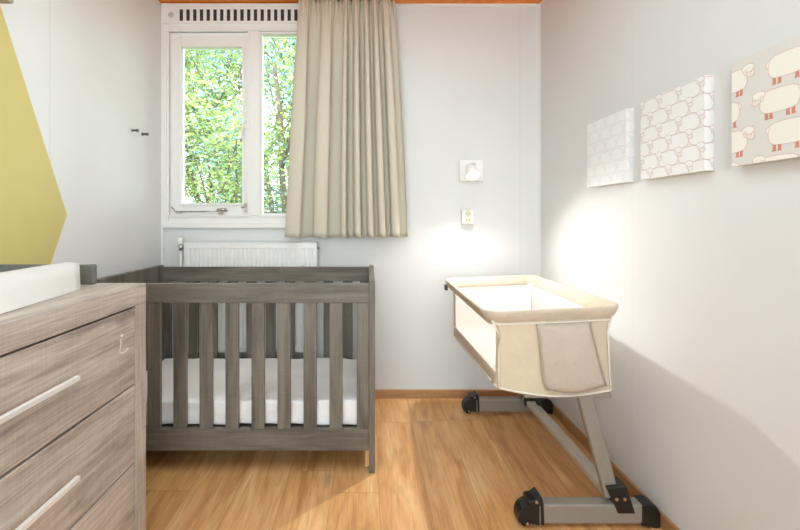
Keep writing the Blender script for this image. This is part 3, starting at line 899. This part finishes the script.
canvas(1.524, 'square canvas of small white sheep in thin red-brown outline, middle of the three', .112, .090, .050,
       [(228, 220, 212), (176, 132, 120), (234, 231, 229), (200, 140, 125), (230, 224, 219)], False, False, (.05, .03), .0009)
canvas(1.141, 'square canvas of large sheep with coral legs on beige, nearest on the right wall', .130, .157, .083,
       [(216, 210, 203), (196, 138, 120), (234, 228, 218), (204, 134, 112), (228, 218, 207)], True, True, (-.003, .056), .0010, .134)

# ------------------------------------------------------------------ added ceiling fill lamp, out of view
cl = thing('ceiling_fill_lamp', 'wide white fill lamp added on the ceiling, unseen above the viewpoint', 'fill lamp', (-.1, .75, ZC))
bx(-.72, .52, -.22, 1.72, ZC-.045, ZC).build('fill_lamp_base', M['white_metal'], cl, bevel=.01)

# ------------------------------------------------------------------ outdoors
def leaf_mat(name, a, b_, c):
    m, nt, bs_ = newmat(name)
    g = N(nt, 'ShaderNodeNewGeometry'); nz = N(nt, 'ShaderNodeTexNoise', Scale=1.6, Detail=3.0); L(nt, g.outputs['Position'], nz.inputs['Vector'])
    fac = mth(nt, 'ADD', mth(nt, 'MULTIPLY', g.outputs['Random Per Island'], .45), mth(nt, 'MULTIPLY', nz.outputs[0], .6))
    col = ramp(nt, fac, [(.25, lin(*a)), (.52, lin(*b_)), (.8, lin(*c))])
    L(nt, col, bs_.inputs['Base Color']); bs_.inputs['Roughness'].default_value = .45
    tl = N(nt, 'ShaderNodeBsdfTranslucent'); L(nt, col, tl.inputs[0])
    mx = N(nt, 'ShaderNodeMixShader'); mx.inputs[0].default_value = .45
    L(nt, bs_.outputs[0], mx.inputs[1]); L(nt, tl.outputs[0], mx.inputs[2]); L(nt, mx.outputs[0], nt.nodes['Material Output'].inputs[0])
    return m
LM = [leaf_mat('leaf green', (98, 120, 58), (154, 174, 96), (204, 214, 146)),
      leaf_mat('leaf bluish', (92, 130, 128), (142, 178, 176), (200, 218, 216)),
      leaf_mat('leaf mid', (86, 108, 56), (140, 160, 90), (192, 204, 138))]
BARK = plain('bark', (96, 88, 74), .9, noise=.3, bump=.4, nscale=30)
TREES = [(-2.15, 5.6), (-1.0, 4.9), (-3.5, 6.6), (-2.9, 9.2), (-5.2, 10.5), (-2.0, 12.0), (-1.75, 7.6), (-3.0, 7.6), (-1.0, 6.4)]
def own(p, x, y):
    m = sorted(((p.x-a)**2+(p.y-c)**2)**.5 for a, c in TREES)
    return p.y > 3.2 and abs(((p.x-x)**2+(p.y-y)**2)**.5-m[0]) < 1e-6 and m[1]-m[0] > .06
def tree(x, y, h, spread, mat, label, nl, seed, fork=.35, lean=0, size=.05, low=.12, mat2=None, kind=('leafy_tree', 'tree', 'trees outside the window')):
    rnd = random.Random(seed)
    t = thing(kind[0], label, kind[1], (x, y, -.3), kind[2])
    tr = MB(); br = MB(); tips = []
    def grow_(p, d, ln, r, depth, mbx):
        pts = [p]; rr = [r]; k = 5
        for i in range(k):
            d = (d+Vector((rnd.uniform(-.16, .16), rnd.uniform(-.16, .16), rnd.uniform(-.05, .12)))).normalized()
            q_ = p+d*ln/k
            if not own(q_, x, y): break
            p = q_; pts.append(p); rr.append(r*(1-.6*(i+1)/k))
            if depth >= 1: tips.append((p.copy(), depth))
        k = len(pts)-1
        if k < 1: return
        mbx.tube(pts, rr, 6 if depth else 8)
        if depth < 3:
            for q in range(5 if depth == 0 else 4):
                i = rnd.randint(1 if depth else 1, k)
                ang = rnd.uniform(0, 2*pi)
                nd = (d*rnd.uniform(.4, .9)+Vector((cos(ang), sin(ang), rnd.uniform(-.1, .6)))*rnd.uniform(.5, .9)).normalized()
                grow_(pts[i], nd, ln*rnd.uniform(.45, .65), rr[i]*.6, depth+1, br)
    base = Vector((x, y, -.3))
    grow_(base, Vector((lean, 0, 1)), h*.75, .05*h/4, 0, tr)
    grow_(base+Vector((0, 0, h*low)), Vector((fork, .1, 1)).normalized(), h*.65, .036*h/4, 0, br)
    grow_(base+Vector((0, 0, h*low*1.4)), Vector((-fork*1.1, -.1, .9)).normalized(), h*.55, .03*h/4, 0, br)
    tr.build('trunk', BARK, t); br.build('branches', BARK, t)
    lf = MB()
    for q in range(nl):
        c, dp = rnd.choice(tips)
        g_ = Vector((rnd.gauss(0, 1), rnd.gauss(0, 1), rnd.gauss(0, .8)))*spread
        c = c+g_
        if c.z < -.2 or not own(c, x, y): continue
        a = rnd.uniform(0, 2*pi); tilt = rnd.uniform(-.7, .7); s_ = size*rnd.uniform(.6, 1.3)
        d = Vector((cos(a)*cos(tilt), sin(a)*cos(tilt), sin(tilt)))
        w = d.cross(Vector((rnd.uniform(-.6, .6), rnd.uniform(-.6, .6), 1))).normalized()*s_*.36
        up_ = d.cross(w).normalized()*s_*.12
        p0, p2 = c-d*s_*.5, c+d*s_*.6
        lf.mi = 1 if (mat2 and rnd.random() < .25) else 0
        lf._f([lf.bm.verts.new(p) for p in (p0, c-w+up_, p2, c+w+up_)])
    lf.build('foliage', [mat, mat2 or mat], t, recalc=False)
    return t
tree(-2.15, 5.6, 4.6, .16, LM[0], 'light green tree with dark forked stems seen through the left window pane', 24000, 3, .34, -.05, mat2=LM[1])
tree(-1.0, 4.9, 4.4, .16, LM[0], 'light green leafy tree behind the narrow right window pane beside the curtain', 20000, 11, .3, .03, mat2=LM[1])
tree(-3.5, 6.6, 5.4, .2, LM[2], 'green leafy tree showing at the left edge of the left window pane', 20000, 21, .3, .05, size=.06, mat2=LM[0])
tree(-2.9, 9.2, 6.2, .28, LM[1], 'hazy bluish green tree farther back, low behind the left window pane', 18000, 31, .3, 0, size=.085, mat2=LM[2])
tree(-5.2, 10.5, 7.0, .34, LM[1], 'distant bluish tree at the far left beyond the left window pane', 16000, 51, .3, 0, size=.11, mat2=LM[0])
tree(-2.0, 12.0, 8.0, .4, LM[2], 'tallest and most distant pale tree, behind all the other trees outside', 20000, 61, .3, 0, size=.13, mat2=LM[2])
BU = ('leafy_bush', 'bush', 'low bushes outside the window')
tree(-1.75, 7.6, 2.1, .2, LM[2], 'low green bush outside, behind the mullion between the two panes', 7000, 71, .6, 0, .06, .05, LM[1], BU)
tree(-3.0, 7.6, 2.1, .2, LM[0], 'low light green bush outside, at the foot of the left window pane', 7000, 72, .6, 0, .06, .05, LM[1], BU)
tree(-1.0, 6.4, 1.9, .18, LM[1], 'low bluish bush outside, at the foot of the right window pane', 7000, 73, .6, 0, .055, .05, LM[2], BU)
gm = plain('grass', (120, 140, 70), .9, noise=.4, nscale=3)
struct(bx(-14, 12, YW+.3, 24, -.4, -.3).build('ground', gm))

# ------------------------------------------------------------------ light
w = bpy.data.worlds.new('sky'); sc.world = w; w.use_nodes = True
nt = w.node_tree; bg = nt.nodes['Background']
tc = N(nt, 'ShaderNodeTexCoord'); sp = N(nt, 'ShaderNodeSeparateXYZ'); L(nt, tc.outputs['Generated'], sp.inputs[0])
L(nt, ramp(nt, sp.outputs[2], [(0, (.88, .95, 1, 1)), (.25, (.86, .94, 1, 1)), (1, (.55, .76, 1, 1))]), bg.inputs[0])
bg.inputs[1].default_value = 5.5

def light(name, kind, loc, rot, energy, col=(1, 1, 1), size=.1, sy=None):
    d = bpy.data.lights.new(name, kind); d.energy = energy; d.color = col
    if kind == 'AREA':
        d.size = size
        if sy: d.shape = 'RECTANGLE'; d.size_y = sy
    elif kind == 'SUN': d.angle = .02
    else: d.shadow_soft_size = size
    o = bpy.data.objects.new(name, d); COL.objects.link(o); o.location = loc; o.rotation_euler = rot
    return o
light('sun_light', 'SUN', (0, -5, 8), (math.radians(42), 0, math.radians(-18)), 6.0, (1, .97, .9))
for nm_, yy, rx, xc, zc_, sx_, sy_ in (('window_portal', YW+.14, -pi/2, (WX0+WX1)/2, (WZ0+WZ1)/2, WX1-WX0, WZ1-WZ0), ('fill_window_portal', YB-.14, pi/2, (FX0+FX1)/2, (FZ0+FZ1)/2, FX1-FX0, FZ1-FZ0)):
    po = light(nm_, 'AREA', (xc, yy, zc_), (rx, 0, 0), 1, (1, 1, 1), sx_, sy_); po.data.cycles.is_portal = True
sp_ = light('wall_lamp_light', 'SPOT', HC+HA*.010, (0, 0, 0), 38, (1, .985, .965), .02)
sp_.rotation_euler = Vector((-.06, -.50, -.86)).to_track_quat('-Z', 'Y').to_euler()
sp_.data.spot_size = math.radians(156); sp_.data.spot_blend = 1.0
light('ceiling_fill_light', 'AREA', (-.1, .75, ZC-.06), (0, 0, 0), 16, (.68, .90, 1), 1.2, 1.9)  # added overhead fill, source never in view

# ------------------------------------------------------------------ camera
cam = bpy.data.cameras.new('camera'); co = bpy.data.objects.new('camera', cam); COL.objects.link(co)
cam.sensor_fit = 'HORIZONTAL'; cam.sensor_width = 36; cam.lens = F/800*36
cam.shift_x = (400-U0)/800; cam.shift_y = (V0-265)/800
cam.clip_start = .02
co.location = (0, 0, H); co.rotation_euler = (pi/2, 0, 0)
sc.camera = co
sc.view_settings.view_transform = 'Standard'; sc.view_settings.look = 'None'
sc.view_settings.exposure = 0.5; sc.view_settings.gamma = 1; sc.view_settings.use_curve_mapping = False
sc.cycles.use_denoising = True
sc.cycles.max_bounces = 8; sc.cycles.diffuse_bounces = 5; sc.cycles.transparent_max_bounces = 16
sc.cycles.sample_clamp_indirect = 6
